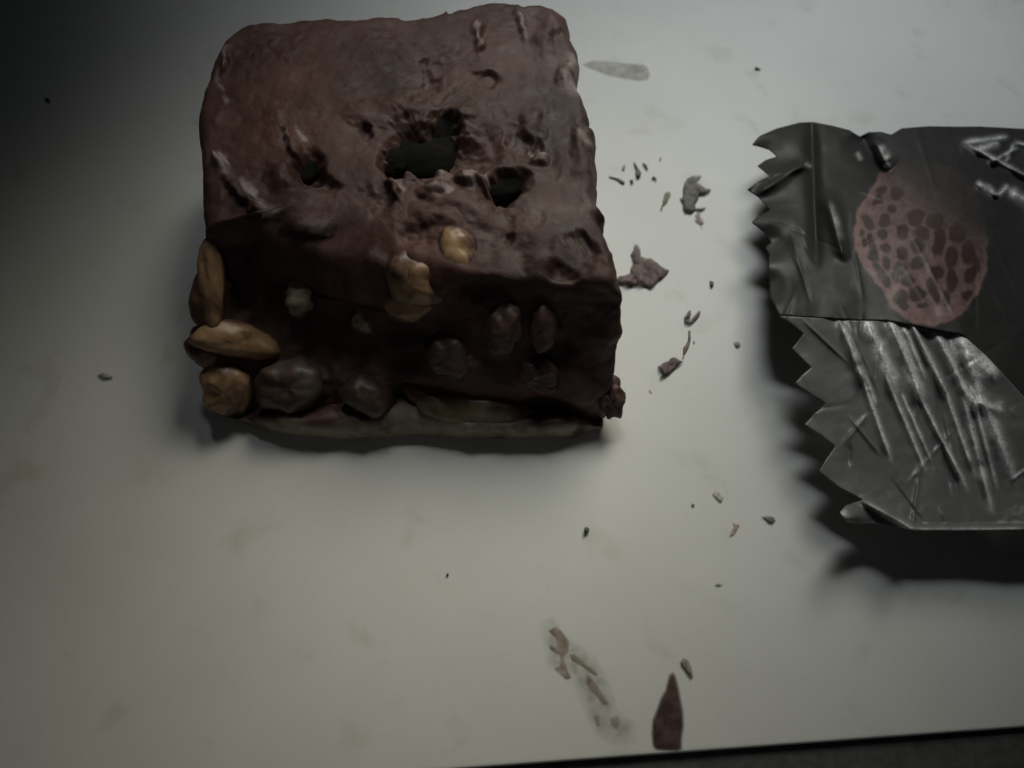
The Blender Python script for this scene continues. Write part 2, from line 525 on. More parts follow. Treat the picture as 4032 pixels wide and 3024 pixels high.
for a_, b_, w_ in PAINTED_GLINTS:
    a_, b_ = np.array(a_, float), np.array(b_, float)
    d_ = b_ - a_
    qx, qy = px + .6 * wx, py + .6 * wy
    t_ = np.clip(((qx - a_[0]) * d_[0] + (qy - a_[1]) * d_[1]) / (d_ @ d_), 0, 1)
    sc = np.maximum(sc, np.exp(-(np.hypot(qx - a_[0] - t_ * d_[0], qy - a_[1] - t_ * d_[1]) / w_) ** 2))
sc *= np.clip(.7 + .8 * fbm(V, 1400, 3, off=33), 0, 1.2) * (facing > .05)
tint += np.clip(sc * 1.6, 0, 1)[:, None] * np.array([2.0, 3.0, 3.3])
square = empty('chocolate_square', (float(cen[0]), float(cen[1]), 0))
tag(square, 'square of milk chocolate with nuts and a pitted top on the board', 'chocolate')
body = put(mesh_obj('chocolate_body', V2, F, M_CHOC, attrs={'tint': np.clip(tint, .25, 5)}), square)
Nn = N


def on_body(x, y):
    """nearest camera-side point of the square to a measured place"""
    px2, py2, d2 = proj(V2)
    ok = facing > 0.02
    q = (px2 - x) ** 2 + (py2 - y) ** 2 + (d2 * 0)
    q[~ok] = 1e12
    i = int(np.argmin(q))
    return V2[i], Nn[i], d2[i]


def blob(name, cx, cy, rx, ry, ang, mat, out=0.25, thick=0.6, lump=0.10, seed=0, parent=None, crease=0.0, z=None):
    """a nut: ellipsoid facing outward from the body, its radii measured across the picture"""
    if z is None:
        c, n, d = on_body(cx, cy)
    else:
        c = P(cx, cy, z)
        d = (c - C0) @ FW
        n = -FW
    view = (C0 - c) / np.linalg.norm(C0 - c)
    n = n * 0.5 + view * 0.5
    n = n / np.linalg.norm(n)
    a = math.radians(-ang)
    ex = RT * math.cos(a) + UP * math.sin(a)
    ex = ex - n * (ex @ n)
    ex /= np.linalg.norm(ex)
    ey = np.cross(n, ex)
    k = d / FPX
    A, B = rx * k, ry * k
    Cc = min(A, B) * thick / 0.6
    nu, nv = 40, 22
    th = np.linspace(0, 2 * math.pi, nu, endpoint=False)
    ph = np.linspace(-math.pi / 2, math.pi / 2, nv + 2)[1:-1]
    S = np.array([[math.cos(p) * math.cos(t), math.cos(p) * math.sin(t), math.sin(p)] for p in ph for t in th] + [[0, 0, -1], [0, 0, 1]])
    S = np.sign(S) * np.abs(S) ** 0.86
    r = 1 + lump * .8 * fbm(S, 1.1, 2, 0.4, 11.0 * seed + 5) + lump * .34 * fbm(S, 2.7, 3, 0.55, 3.0 * seed)
    r = r - crease * np.exp(-(S[:, 1] / 0.14) ** 2) * (S[:, 2] > 0)
    Q = S * r[:, None]
    W = c + n * (out * Cc) + Q[:, :1] * A * ex + Q[:, 1:2] * B * ey + Q[:, 2:3] * Cc * n
    W[:, 2] = np.maximum(W[:, 2], 0.00012)
    fs = []
    for i in range(nv - 1):
        for j in range(nu):
            fs.append((i * nu + j, i * nu + (j + 1) % nu, (i + 1) * nu + (j + 1) % nu, (i + 1) * nu + j))
    b0, t0 = nu * nv, nu * nv + 1
    for j in range(nu):
        fs.append((b0, (j + 1) % nu, j))
        fs.append((t0, (nv - 1) * nu + j, (nv - 1) * nu + (j + 1) % nu))
    rim_ = max(-out, -.2)
    ct = 1 - sm(rim_ - .05, rim_ + (1 - rim_) * .75, S[:, 2] + .22 * fbm(S, 3.0, 3, .6, seed * 5.0))
    if name == 'pit_shade':
        ct *= 0
    o = mesh_obj(name, W, fs, mat, attrs={'coating': np.repeat(ct[:, None], 3, 1)})
    return put(o, parent or square)


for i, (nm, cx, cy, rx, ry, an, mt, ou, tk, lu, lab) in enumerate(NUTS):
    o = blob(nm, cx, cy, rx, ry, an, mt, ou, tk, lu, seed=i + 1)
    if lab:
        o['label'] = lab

# pale layer showing along the foot of the front
ups = [(905, 1640), (1000, 1625), (1150, 1630), (1250, 1625), (1350, 1595), (1420, 1620), (1520, 1610), (1580, 1560), (1680, 1570), (1850, 1640), (2000, 1650), (2100, 1625), (2230, 1630), (2370, 1680)]
los = [(905, 1655), (1010, 1690), (1250, 1724), (1400, 1730), (1500, 1724), (1580, 1714), (1640, 1710), (1720, 1716), (1850, 1728), (2000, 1726), (2100, 1722), (2170, 1720), (2250, 1724), (2370, 1694)]
nu, nw = 160, 14
ul, ll = resample(ups, nu), resample(los, nu)
ul[:, 1] += 16 * fbm(np.c_[ul / 60.0, np.zeros(nu)], 1.0, 3)
LV = []
for j in range(nw):
    t = j / (nw - 1)
    lo3 = P(ll[:, 0], ll[:, 1], 0.0006)
    hi3 = P(ul[:, 0], ul[:, 1], 0.0042)
    pt = lo3 + (hi3 - lo3) * t
    vd = C0 - pt
    vd /= np.linalg.norm(vd, axis=1)[:, None]
    pt = pt + vd * (0.0003 + 0.0005 * math.sin(math.pi * t ** .8) - 0.0018 * t ** 3)
    pt = pt + vd * (0.00018 * fbm(pt, 300, 3))[:, None]
    en = np.linspace(0, 1, nu)
    pt = pt - vd * (0.0022 * (1 - sm(0, .16, en) * (1 - sm(.88, 1, en))))[:, None]
    LV.append(pt)
# close it behind, inside the chocolate
LV.append(LV[-1] + np.array([0, 0.0022, -0.0024]))
LV.append(LV[0] + np.array([0, 0.004, 0.0002]))
LV = np.array(LV)
nr_ = len(LV)
gi = np.arange(nr_ * nu).reshape(nr_, nu)
LF = []
for j in range(nr_):
    a_, b_ = gi[j], gi[(j + 1) % nr_]
    for i in range(nu - 1):
        LF.append((a_[i], a_[i + 1], b_[i + 1], b_[i]))
LVf = LV.reshape(-1, 3)
LVf[:, 2] = np.maximum(LVf[:, 2], 0.00012)
tt_ = np.repeat(np.r_[np.linspace(0, 1, nw), 1, 0], nu)
ct = sm(.45, 1.0, tt_ + .35 * fbm(LVf, 260, 3, off=12))
lay = put(mesh_obj('nougat_layer', LVf, LF, M_CREAM, attrs={'coating': np.repeat(ct[:, None], 3, 1)}), square)
lay['label'] = 'pale nougat layer showing along the foot'

# ------------------------------------------------------------------ wrapper


def in_poly(x, y, poly):
    poly = np.asarray(poly, float)
    r = np.zeros(np.shape(x), bool)
    j = len(poly) - 1
    for i in range(len(poly)):
        xi, yi = poly[i]
        xj, yj = poly[j]
        c = ((yi > y) != (yj > y)) & (x < (xj - xi) * (y - yi) / (yj - yi + 1e-12) + xi)
        r ^= c
        j = i
    return r


def poly_dist(x, y, poly, closed=True):
    poly = np.asarray(poly, float)
    best = np.full(np.shape(x), 1e9)
    qx, qy = np.array(x, float), np.array(y, float)
    n = len(poly)
    for i in range(n if closed else n - 1):
        a, b = poly[i], poly[(i + 1) % n]
        d = b - a
        t = np.clip(((x - a[0]) * d[0] + (y - a[1]) * d[1]) / (d @ d + 1e-12), 0, 1)
        cx, cy = a[0] + t * d[0], a[1] + t * d[1]
        dd = np.hypot(x - cx, y - cy)
        m = dd < best
        best = np.where(m, dd, best)
        qx, qy = np.where(m, cx, qx), np.where(m, cy, qy)
    return best, qx, qy


def sheet(name, poly, step, zfun, mat, parent=None, thick=0.00006, attrs_fun=None, film=False):
    """a thin film cut to an outline: grid cells inside the outline, rim vertices pulled onto it, two faces and a rim"""
    poly = np.asarray(poly, float)
    x0, y0 = poly.min(0) - step
    x1, y1 = poly.max(0) + step
    gx, gy = np.arange(x0, x1, step), np.arange(y0, y1, step)
    X, Y = np.meshgrid(gx, gy)
    cxs, cys = X[:-1, :-1] + step / 2, Y[:-1, :-1] + step / 2
    keep = in_poly(cxs, cys, poly)
    ids = -np.ones(X.shape, int)
    used = np.zeros(X.shape, bool)
    cnt = np.zeros(X.shape, int)
    for a, b in ((0, 0), (0, 1), (1, 0), (1, 1)):
        used[a:a + keep.shape[0], b:b + keep.shape[1]] |= keep
        cnt[a:a + keep.shape[0], b:b + keep.shape[1]] += keep
    ids[used] = np.arange(used.sum())
    ux_, uy_ = X[used], Y[used]
    rim = cnt[used] < 4
    _, qx, qy = poly_dist(ux_[rim], uy_[rim], poly)
    ux_[rim], uy_[rim] = qx, qy
    dist, _, _ = poly_dist(ux_, uy_, poly)
    z = zfun(ux_, uy_, dist)
    V = P(ux_, uy_, z)
    ii, jj = np.nonzero(keep)
    Q = np.stack([ids[ii, jj], ids[ii + 1, jj], ids[ii + 1, jj + 1], ids[ii, jj + 1]], 1)
    n = len(V)
    Vb = V.copy()
    Vb[:, 2] = Vb[:, 2] - thick if np.isscalar(thick) else thick(ux_, uy_)
    es = set()
    for q in Q:
        for a in range(4):
            es.add((int(q[a]), int(q[(a + 1) % 4])))
    Fs = [tuple(q) for q in Q] + [tuple(q[::-1] + n) for q in Q]
    for a, b in es:
        if (b, a) not in es:
            Fs.append((b, a, a + n, b + n))
    at = None
    if attrs_fun:
        at = {k: np.concatenate([v_, v_]) for k, v_ in attrs_fun(ux_, uy_, dist).items()}
    if film:
        at = attrs_fun(ux_, uy_, dist)
        o = mesh_obj(name, V, [tuple(q) for q in Q], mat, attrs=at)
    else:
        o = mesh_obj(name, np.concatenate([V, Vb]), Fs, mat, attrs=at)
    return put(o, parent) if parent else o


up_poly = [(2993, 534), (2975, 552), (2961, 571), (2990, 577), (3030, 590), (3059, 616), (3015, 630), (2982, 653), (3005, 672), (3030, 693), (2985, 715), (2942, 746),
           (2985, 775), (3033, 826), (2990, 848), (2958, 874), (2985, 895), (3011, 916), (3035, 953), (3014, 974), (3030, 1000), (3027, 1057), (3033, 1163), (3070, 1240),
           (3200, 1247), (3360, 1258), (3500, 1262), (3600, 1280), (3700, 1300), (3790, 1315), (3880, 1395), (3960, 1480), (4060, 1590), (4300, 1700), (4700, 1720),
           (4700, 560), (4300, 520), (4032, 507), (3860, 498), (3760, 498), (3650, 497), (3550, 505), (3510, 530), (3470, 519), (3420, 520), (3385, 537), (3345, 512), (3280, 495), (3200, 480), (3150, 482), (3060, 505)]
lo_poly = [(3068, 1243), (3110, 1268), (3165, 1312), (3140, 1345), (3120, 1370), (3155, 1408), (3196, 1446), (3160, 1475), (3131, 1508), (3190, 1548), (3254, 1588), (3205, 1630), (3168, 1671), (3230, 1710),
           (3290, 1757), (3255, 1805), (3225, 1855), (3300, 1915), (3399, 1967), (3330, 1990), (3308, 2018), (3325, 2045), (3348, 2058), (3479, 2065), (3594, 2087), (3732, 2090), (4032, 2083), (4400, 2070), (4700, 2000),
           (4700, 1724), (4300, 1704), (4062, 1594), (3962, 1484), (3882, 1399), (3792, 1319), (3702, 1304), (3602, 1284), (3502, 1266), (3362, 1262), (3202, 1251)]
fold = [(2900, 1230), (3070, 1240), (3200, 1247), (3360, 1258), (3500, 1262), (3600, 1280), (3700, 1300), (3790, 1315), (3880, 1395), (3960, 1480), (4060, 1590), (4300, 1700), (4700, 1720)]
fx, fy = np.array(fold, float).T




def line_bump(x, y, a, b, wid, amp, fade=0.15):
    a, b = np.array(a, float), np.array(b, float)
    d = b - a
    L = np.hypot(*d)
    t = ((x - a[0]) * d[0] + (y - a[1]) * d[1]) / L ** 2
    s = ((x - a[0]) * -d[1] + (y - a[1]) * d[0]) / L
    env = sm(-fade, fade, t) * (1 - sm(1 - fade, 1 + fade, t))
    return amp * env * np.exp(-(np.abs(s) / wid) ** 1.5)


def px3(x, y):
    return np.stack([x, y, x * 0], 1) / 1000.0


def wear_glint_of(x, y, lines):
    w = np.zeros(len(x))
    for a, b, wd, am in lines:
        w = np.maximum(w, line_bump(x, y, a, b, wd, am))
    w = w * np.clip(.75 + .6 * fbm(px3(x, y), 25, 3, off=4), 0, 1.2)
    return np.repeat(np.clip(w, 0, 1)[:, None], 3, 1)


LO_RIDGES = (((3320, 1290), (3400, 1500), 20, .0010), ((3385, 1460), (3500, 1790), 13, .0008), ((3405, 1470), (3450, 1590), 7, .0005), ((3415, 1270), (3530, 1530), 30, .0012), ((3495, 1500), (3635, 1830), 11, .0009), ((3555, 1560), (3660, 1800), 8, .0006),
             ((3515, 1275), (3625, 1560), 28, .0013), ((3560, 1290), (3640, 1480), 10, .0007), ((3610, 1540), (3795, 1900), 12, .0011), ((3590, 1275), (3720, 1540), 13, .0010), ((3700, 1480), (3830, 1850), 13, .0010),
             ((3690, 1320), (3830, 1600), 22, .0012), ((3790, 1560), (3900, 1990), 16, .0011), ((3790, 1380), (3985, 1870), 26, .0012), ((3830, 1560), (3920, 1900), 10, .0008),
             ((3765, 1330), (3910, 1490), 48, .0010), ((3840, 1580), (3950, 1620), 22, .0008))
WEAR_GLINT_LO = [(a, b, w * .72, 1.9) for a, b, w, am in LO_RIDGES] + [((3400, 1975), (3600, 2088), 9, 1), ((3312, 2010), (3345, 2055), 14, 1), ((3348, 2058), (3520, 2072), 7, .8), ((3600, 2086), (4100, 2082), 7, .8), ((3480, 1262), (3800, 1322), 9, .9)]  # rubbed creases, with the ridges' highlights painted into the colour
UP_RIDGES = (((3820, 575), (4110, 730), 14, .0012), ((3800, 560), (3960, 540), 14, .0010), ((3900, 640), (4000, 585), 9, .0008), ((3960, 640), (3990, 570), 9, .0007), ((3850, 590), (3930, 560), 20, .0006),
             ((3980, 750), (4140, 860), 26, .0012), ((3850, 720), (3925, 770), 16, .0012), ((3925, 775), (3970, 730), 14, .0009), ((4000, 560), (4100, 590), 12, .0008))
GLINT_UP = [(a, b, w * .6, 1.0) for a, b, w, am in UP_RIDGES] + [((3462, 575), (3492, 625), 15, 1.2), ((3480, 648), (3505, 655), 7, 1), ((3272, 800), (3310, 935), 11, .6), ((3375, 600), (3392, 630), 8, .7), ((3170, 645), (3195, 655), 7, .6), ((3885, 730), (3915, 765), 9, 1.2)]  # glints and wrinkle highlights painted into the panel colour


_cr = random.Random(5)
CREASES = []
for _k in range(70):
    _a = (_cr.uniform(2960, 4150), _cr.uniform(490, 2080))
    _t = _cr.uniform(0, 2 * math.pi) if _k % 2 else _cr.gauss(1.2, .35)
    _L = _cr.uniform(60, 330)
    CREASES.append((_a, (_a[0] + _L * math.cos(_t), _a[1] + _L * math.sin(_t)), _cr.uniform(5, 11), _cr.choice((-1, 1)) * _cr.uniform(.00008, .00026)))


def creases(x, y):
    z = np.zeros(len(x))
    for a, b, w_, am in CREASES:
        z += line_bump(x, y, a, b, w_, am, .3)
    return z


def z_up(x, y, d):
    fyx = np.interp(x, fx, fy)
    t = np.clip((fyx - y) / 700.0, 0, 1.2)
    z = 0.0080 - 0.0036 * t
    z += 0.0016 * np.exp(-(((x - 3700) / 330) ** 2 + ((y - 900) / 330) ** 2))
    z -= 0.0020 * sm(3250, 2950, x) * sm(650, 1250, y)
    z += 0.00045 * fbm(px3(x, y), 4.0, 2) + 0.00006 * fbm(px3(x, y), 16, 2, off=9)
    # crimped fin: teeth curl alternately, vertical creases
    z += 0.00045 * np.sin(y / 27.0 + 0.6) * sm(3180, 2960, x)
    z -= line_bump(x, y, (3195, 480), (3215, 1000), 22, .0010)
    z += line_bump(x, y, (3262, 780), (3320, 1010), 24, .0011)
    z += line_bump(x, y, (3175, 640), (2990, 760), 18, .0006) + line_bump(x, y, (3180, 655), (3010, 690), 14, .0004)
    z -= line_bump(x, y, (3385, 530), (3480, 680), 40, .0014)
    z += line_bump(x, y, (3450, 560), (3500, 660), 20, .0013)
    for a, b, w_, am in UP_RIDGES:
        z += line_bump(x, y, a, b, w_, am * .6)
    z -= 0.0008 * sm(4060, 4600, x)
    return z + .45 * creases(x, y)


def z_lo(x, y, d):
    fyx = np.interp(x, fx, fy)
    t = np.clip((y - fyx) / 780.0, 0, 1.1)
    z = 0.00802 - 0.0034 * t - 0.0006 * np.sin(np.clip(t, 0, 1) * math.pi)
    z += 0.00025 * fbm(px3(x, y), 4.0, 2, off=31) + 0.00003 * fbm(px3(x, y), 30, 2, off=3)
    for a, b, w_, am in LO_RIDGES:
        z += line_bump(x, y, a, b, w_, am * .5 * (1 + .35 * fbm(px3(x, y), 14, 2, off=w_)))
    z += 0.00015 * np.sin((y - x * .3) / 40.0) * sm(3350, 3150, x)
    # turned-up corner
    z += 0.0018 * np.exp(-(((x - 3320) / 90) ** 2 + ((y - 2030) / 45) ** 2)) + line_bump(x, y, (3400, 1975), (3600, 2085), 12, .0012)
    z += 0.0008 * np.exp(-((y - 2085) / 14.0) ** 2) * sm(3450, 3600, x)
    z -= 0.0008 * sm(4060, 4600, x)
    return z + creases(x, y)


pea = np.array([(1060, 480), (1010, 590), (925, 720), (880, 830), (865, 950), (880, 1060), (940, 1180), (1020, 1280), (1090, 1380), (1130, 1470), (1200, 1540), (1300, 1600), (1430, 1630),
                (1560, 1600), (1680, 1530), (1780, 1420), (1850, 1270), (1868, 1100), (1855, 900), (1805, 740), (1760, 600), (1640, 480), (1450, 400), (1200, 420)], float) * 0.5305 + (2900, 420)
cells = [(1090, 625, 42, 26, -35), (1045, 700, 42, 24, -50), (1190, 645, 38, 46, 0), (1150, 755, 42, 34, -10), (1095, 850, 46, 40, 0), (970, 860, 30, 62, -28), (1080, 940, 32, 34, 0),
         (1230, 930, 38, 50, 0), (935, 950, 16, 30, 0), (950, 1015, 18, 26, 0), (1000, 1010, 24, 60, -15), (1100, 1045, 36, 38, 0), (1015, 1110, 30, 52, -25), (1100, 1150, 30, 46, -20),
         (1225, 1090, 42, 52, 0), (1340, 1040, 50, 46, 0), (1380, 940, 46, 52, 0), (1340, 1165, 44, 50, 20), (1215, 1205, 34, 46, -20), (1060, 1225, 30, 60, -40), (1120, 1300, 28, 46, -20),
         (1185, 1270, 24, 46, -20), (1275, 1295, 46, 44, 20), (1480, 1235, 50, 50, 0), (1450, 1330, 40, 60, -15), (1340, 1390, 56, 50, 0), (1220, 1420, 50, 48, 20), (1475, 1400, 26, 52, -15),
         (1600, 1290, 42, 90, 0), (1740, 1250, 40, 56, 0), (1710, 1400, 40, 40, 0), (1590, 1120, 46, 80, 0), (1720, 1080, 50, 80, 0), (1380, 1480, 36, 24, 0), (1240, 1480, 40, 26, 20),
         (1500, 1010, 40, 90, 10), (1640, 940, 60, 70, 0), (1480, 850, 60, 60, 0), (1330, 830, 56, 60, 0), (1780, 1170, 26, 60, 0), (1560, 1420, 30, 50, 0)]


def print_up(x, y, d):
    p = px3(x, y)
    wx_, wy_ = 9 * fbm(p, 26, 3, off=2), 9 * fbm(p, 26, 3, off=8)
    X_, Y_ = x + wx_, y + wy_
    dd, _, _ = poly_dist(X_, Y_, pea)
    ins = in_poly(X_, Y_, pea)
    s = np.where(ins, dd, -dd)
    body_ = sm(-5, 7, s)
    hole = np.zeros(len(x))
    for cx, cy, rx, ry, an in cells:
        cx, cy, rx, ry = cx * .5305 + 2900, cy * .5305 + 420, rx * .64, ry * .64
        a = math.radians(an)
        u = ((X_ - cx) * math.cos(a) + (Y_ - cy) * math.sin(a)) / rx
        w = (-(X_ - cx) * math.sin(a) + (Y_ - cy) * math.cos(a)) / ry
        hole = np.maximum(hole, 1 - sm(.75, 1.12, np.hypot(u, w)))
    rimline = np.exp(-((s - 8) / 9.0) ** 2)
    # the printed kernel darkens on its upper right half, the fold's shade painted in
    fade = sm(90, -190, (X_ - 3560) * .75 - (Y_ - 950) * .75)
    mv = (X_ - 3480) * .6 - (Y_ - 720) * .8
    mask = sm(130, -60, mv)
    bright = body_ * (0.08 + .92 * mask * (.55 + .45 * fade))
    base = np.array([0.034, 0.034, 0.032])
    pink = np.array([0.215, 0.132, 0.125])
    dark = np.array([0.045, 0.026, 0.022])
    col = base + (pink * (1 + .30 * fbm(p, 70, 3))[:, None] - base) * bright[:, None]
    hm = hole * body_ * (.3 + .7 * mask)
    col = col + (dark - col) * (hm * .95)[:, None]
    col = col + (pink * 1.05 - col) * (rimline * body_ * .6 * mask)[:, None]
    return {'print': np.clip(col, 0.005, 1), 'wear_glint': wear_glint_of(x, y, GLINT_UP)}


wr_loc = P(4350, 1300, 0.0)
wrapper = empty('candy_wrapper', (float(wr_loc[0]), float(wr_loc[1]), 0))
tag(wrapper, 'crumpled black foil wrapper with jagged edge and printed pink peanut', 'wrapper')
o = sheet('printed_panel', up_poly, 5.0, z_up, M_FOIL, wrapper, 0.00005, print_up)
o['label'] = 'black foil panel printed with a pink peanut'
o = sheet('crimped_fin', lo_poly, 5.0, z_lo, M_FIN, wrapper, 0.00005, lambda x, y, d: {'wear_glint': wear_glint_of(x, y, WEAR_GLINT_LO)})
o['label'] = 'grey wrinkled foil fin with a zigzag edge'
# the pouch the two panels belong to: it swells below them and rests on the board beyond the picture
pou = [(3900, 700), (4300, 640), (4750, 700), (4800, 1300), (4750, 1900), (4300, 1960), (3950, 1900), (3850, 1500), (3840, 1000)]
xy = P(*np.array(pou, float).T, 0.0)[:, :2]
xy = resample(np.vstack([xy, xy[:1]]), 65)[:-1]
c2 = xy.mean(0)
pv, nrg = [], 9
for j in range(nrg):
    t = j / (nrg - 1)
    pv.append(np.c_[c2 + (xy - c2) * (0.62 + 0.25 * math.sin(math.pi * t * .8)), np.full(64, 0.00012 + 0.0026 * t)])
pv = np.concatenate(pv)
pv[:, :2] += 0.0005 * np.stack([fbm(pv, 250, 3), fbm(pv, 250, 3, off=9)], 1)
pi_ = np.arange(nrg * 64).reshape(nrg, 64)
pf = [(int(pi_[j, i]), int(pi_[j, (i + 1) % 64]), int(pi_[j + 1, (i + 1) % 64]), int(pi_[j + 1, i])) for j in range(nrg - 1) for i in range(64)]
pf += [tuple(pi_[0][::-1]), tuple(pi_[-1])]
put(mesh_obj('pouch', pv, pf, M_FOIL, attrs={'print': np.tile([[0.034, 0.034, 0.032]], (len(pv), 1)), 'wear_glint': np.zeros((len(pv), 3))}), wrapper)

# ------------------------------------------------------------------ crumbs, flakes and smears on the board
GREYB, BROWN, PALE, MAROON, GREEN, TAUPE = (0.13, 0.12, 0.105), (0.105, 0.078, 0.072), (0.40, 0.39, 0.33), (0.105, 0.042, 0.038), (0.20, 0.19, 0.135), (0.24, 0.20, 0.175)
SEED = [0]


def crumb(name, poly, h, col, label, cat, soft=6.0, cover=1.0, step=None, group=None, patchy=0.0):
    SEED[0] += 1
    sd = SEED[0] * 3.7
    poly = np.array(poly, float)
    ext_ = np.ptp(poly, axis=0).max()
    flat = name in ('smear', 'jam_drop')
    if not flat:
        poly = poly.mean(0) + (poly - poly.mean(0)) * 1.12
    if flat:
        poly = poly.mean(0) + (poly - poly.mean(0)) * (1.22 if name == 'smear' else 1.06)
    if name == 'smear':
        h = min(h, .00004)
    step = step or max(1.6, min(6.0, ext_ / 22))

    def zf(x, y, d):
        e = np.clip(d / max(soft * 1.2, ext_ * .09), 0, 1) ** .6
        return (0.00003 if 'faint wide' not in label else 0.000015) + h * e * ((1 + .15 * fbm(px3(x, y), 12, 2, off=sd)) if flat else (0.65 + .5 * np.clip(fbm(px3(x, y), 40, 3, off=sd) + .5, 0, 1.6)))

    def af(x, y, d):
        n_ = fbm(px3(x, y), 45, 3, off=sd + 1)
        cv = np.clip(d / soft, 0, 1) * cover
        if patchy:
            cv = cv * np.clip(1 - patchy * np.clip(n_ * 1.6 + .35, 0, 1), 0, 1)
        tn = np.array(col)[None] * (1.0 if name == 'jam_drop' else 1.5) * (1 + .35 * n_)[:, None]
        return {'tint': np.clip(tn, .01, 1), 'cover': cv}
    o = sheet(name, poly, step, zf, M_SMEAR if flat else M_CRUMB, None, lambda x, y: 0.00001, af, film=flat)
    # origin at its base
    c = np.array([v_.co[:] for v_ in o.data.vertices]).mean(0)
    c[2] = 0
    o.data.transform(Matrix.Translation(Vector((-c).tolist())))
    o.location = c.tolist()
    tag(o, label, cat, group)
    return o


def cr(pts, sc, ox, oy):
    return [(ox + x * sc, oy + y * sc) for x, y in pts]


A = lambda pts: cr(pts, 500 / 1481, 2360, 600)
Bq = lambda pts: cr(pts, 460 / 2008, 2500, 1180)
Cq = lambda pts: cr(pts, 1000 / 2212, 2000, 2300)
Dq = lambda pts: cr(pts, 1000 / 2212, 2200, 1700)

crumb('crumb', A([(80, 268), (120, 276), (180, 288), (230, 300), (275, 328), (300, 355), (280, 366), (240, 350), (190, 322), (130, 296)]), .0003, GREYB, 'long thin pointed shard beside the chocolate square', 'crumb', 3)
crumb('crumb', A([(268, 165), (290, 140), (304, 150), (300, 185), (292, 208), (270, 205), (262, 190)]), .0002, TAUPE, 'small blurred speck above the long thin shard', 'crumb', 4)
crumb('crumb', A([(395, 120), (415, 122), (440, 160), (462, 195), (484, 225), (484, 255), (465, 280), (435, 275), (422, 250), (425, 215), (425, 180), (405, 145)]), .0004, GREYB, 'curved comma shaped flake in the cluster of small specks', 'crumb', 3)
crumb('crumb', A([(498, 125), (530, 128), (556, 150), (566, 195), (552, 200), (530, 172), (515, 145)]), .0003, GREYB, 'small slanted flake right of the comma shaped flake', 'crumb', 3)
crumb('crumb', A([(352, 330), (372, 312), (396, 322), (398, 352), (380, 356)]), .0003, GREYB, 'tiny rounded crumb below the comma shaped flake', 'crumb', 3)
crumb('crumb', A([(612, 300), (622, 280), (645, 278), (668, 312), (664, 332), (650, 334), (652, 312), (638, 300), (628, 310)]), .0003, GREYB, 'tiny hook shaped crumb at the end of the speck cluster', 'crumb', 2.5)
crumb('crumb', A([(700, 72), (715, 58), (730, 62), (716, 78), (712, 100), (698, 102), (706, 84)]), .0003, GREYB, 'tiny forked crumb above the hook shaped crumb', 'crumb', 2)
crumb('flake', A([(760, 485), (790, 465), (828, 470), (830, 510), (808, 545), (788, 590), (760, 612), (742, 640), (738, 670), (715, 672), (718, 635), (735, 590), (745, 540)]), .00025, GREEN, 'greenish club shaped flake between speck cluster and ragged flake', 'flake', 5, .9, patchy=.3)
crumb('flake', A([(1000, 360), (1040, 315), (1100, 292), (1180, 284), (1188, 315), (1160, 350), (1140, 365), (1180, 390), (1235, 430), (1294, 428), (1275, 475), (1225, 498), (1165, 505), (1155, 545), (1120, 600), (1130, 635), (1180, 628), (1230, 618), (1232, 650), (1190, 668), (1120, 665), (1095, 695), (1050, 705), (1010, 680), (978, 650), (985, 620), (980, 570), (950, 555), (955, 530), (982, 525), (985, 440)]),
      .0005, (.16, .15, .135), 'large ragged grey flake with a hooked arm near the wrapper teeth', 'flake', 6, .95, patchy=.55)
crumb('flake', A([(1110, 740), (1140, 705), (1185, 708), (1180, 750), (1210, 790), (1228, 830), (1190, 845), (1205, 880), (1192, 905), (1175, 850), (1130, 820), (1104, 795), (1130, 780)]), .0002, TAUPE, 'pale film scrap just below the large ragged flake', 'flake', 6, .6, patchy=.4)
crumb('flake', A([(230, 1480), (250, 1430), (320, 1420), (368, 1400), (372, 1350), (395, 1310), (385, 1250), (370, 1215), (400, 1160), (415, 1100), (440, 1090), (465, 1115), (490, 1165), (490, 1225), (540, 1240), (600, 1245), (650, 1280), (690, 1320), (740, 1350), (790, 1365), (770, 1410), (730, 1455), (670, 1490), (640, 1535), (590, 1568), (530, 1555), (490, 1530), (400, 1535), (310, 1530), (250, 1515)]),
      .0006, (.15, .115, .108), 'largest brown flake, crumpled, touching the side of the chocolate', 'flake', 7, 1, patchy=.45)
crumb('crumb', A([(1288, 1495), (1320, 1500), (1338, 1522), (1330, 1555), (1305, 1562), (1296, 1530)]), .0004, GREYB, 'lone four sided chip between largest flake and wrapper', 'crumb', 2.5)
crumb('flake', Bq([(850, 300), (905, 230), (935, 185), (972, 195), (970, 270), (960, 330), (1030, 250), (1095, 180), (1120, 210), (1110, 270), (1060, 340), (1005, 400), (940, 420), (860, 385)]), .0004, (.14, .115, .105), 'forked heart shaped flake above the long curved tail', 'flake', 6, .95, patchy=.35)
crumb('flake', Bq([(910, 560), (935, 530), (960, 550), (955, 620), (962, 680), (945, 760), (915, 850), (870, 920), (840, 1005), (815, 1010), (830, 900), (830, 820), (870, 770), (905, 710), (915, 640)]), .0004, (.16, .135, .12), 'thin curved tail shaped flake under the heart shaped flake', 'flake', 4, .95)
crumb('flake', Bq([(395, 1115), (440, 1130), (500, 1080), (570, 1060), (620, 1005), (690, 1000), (750, 1045), (820, 1065), (760, 1110), (700, 1175), (630, 1235), (610, 1270), (520, 1300), (440, 1345), (425, 1330), (480, 1270), (455, 1200), (410, 1165)]), .0006, (.135, .10, .10), 'purplish brown flake at the foot of the curved tail', 'flake', 6, .95, patchy=.2)
crumb('crumb', Bq([(1000, 740), (1015, 685), (1032, 715), (1030, 745)]), .0002, TAUPE, 'minute speck beside the curved tail flake', 'crumb', 2)
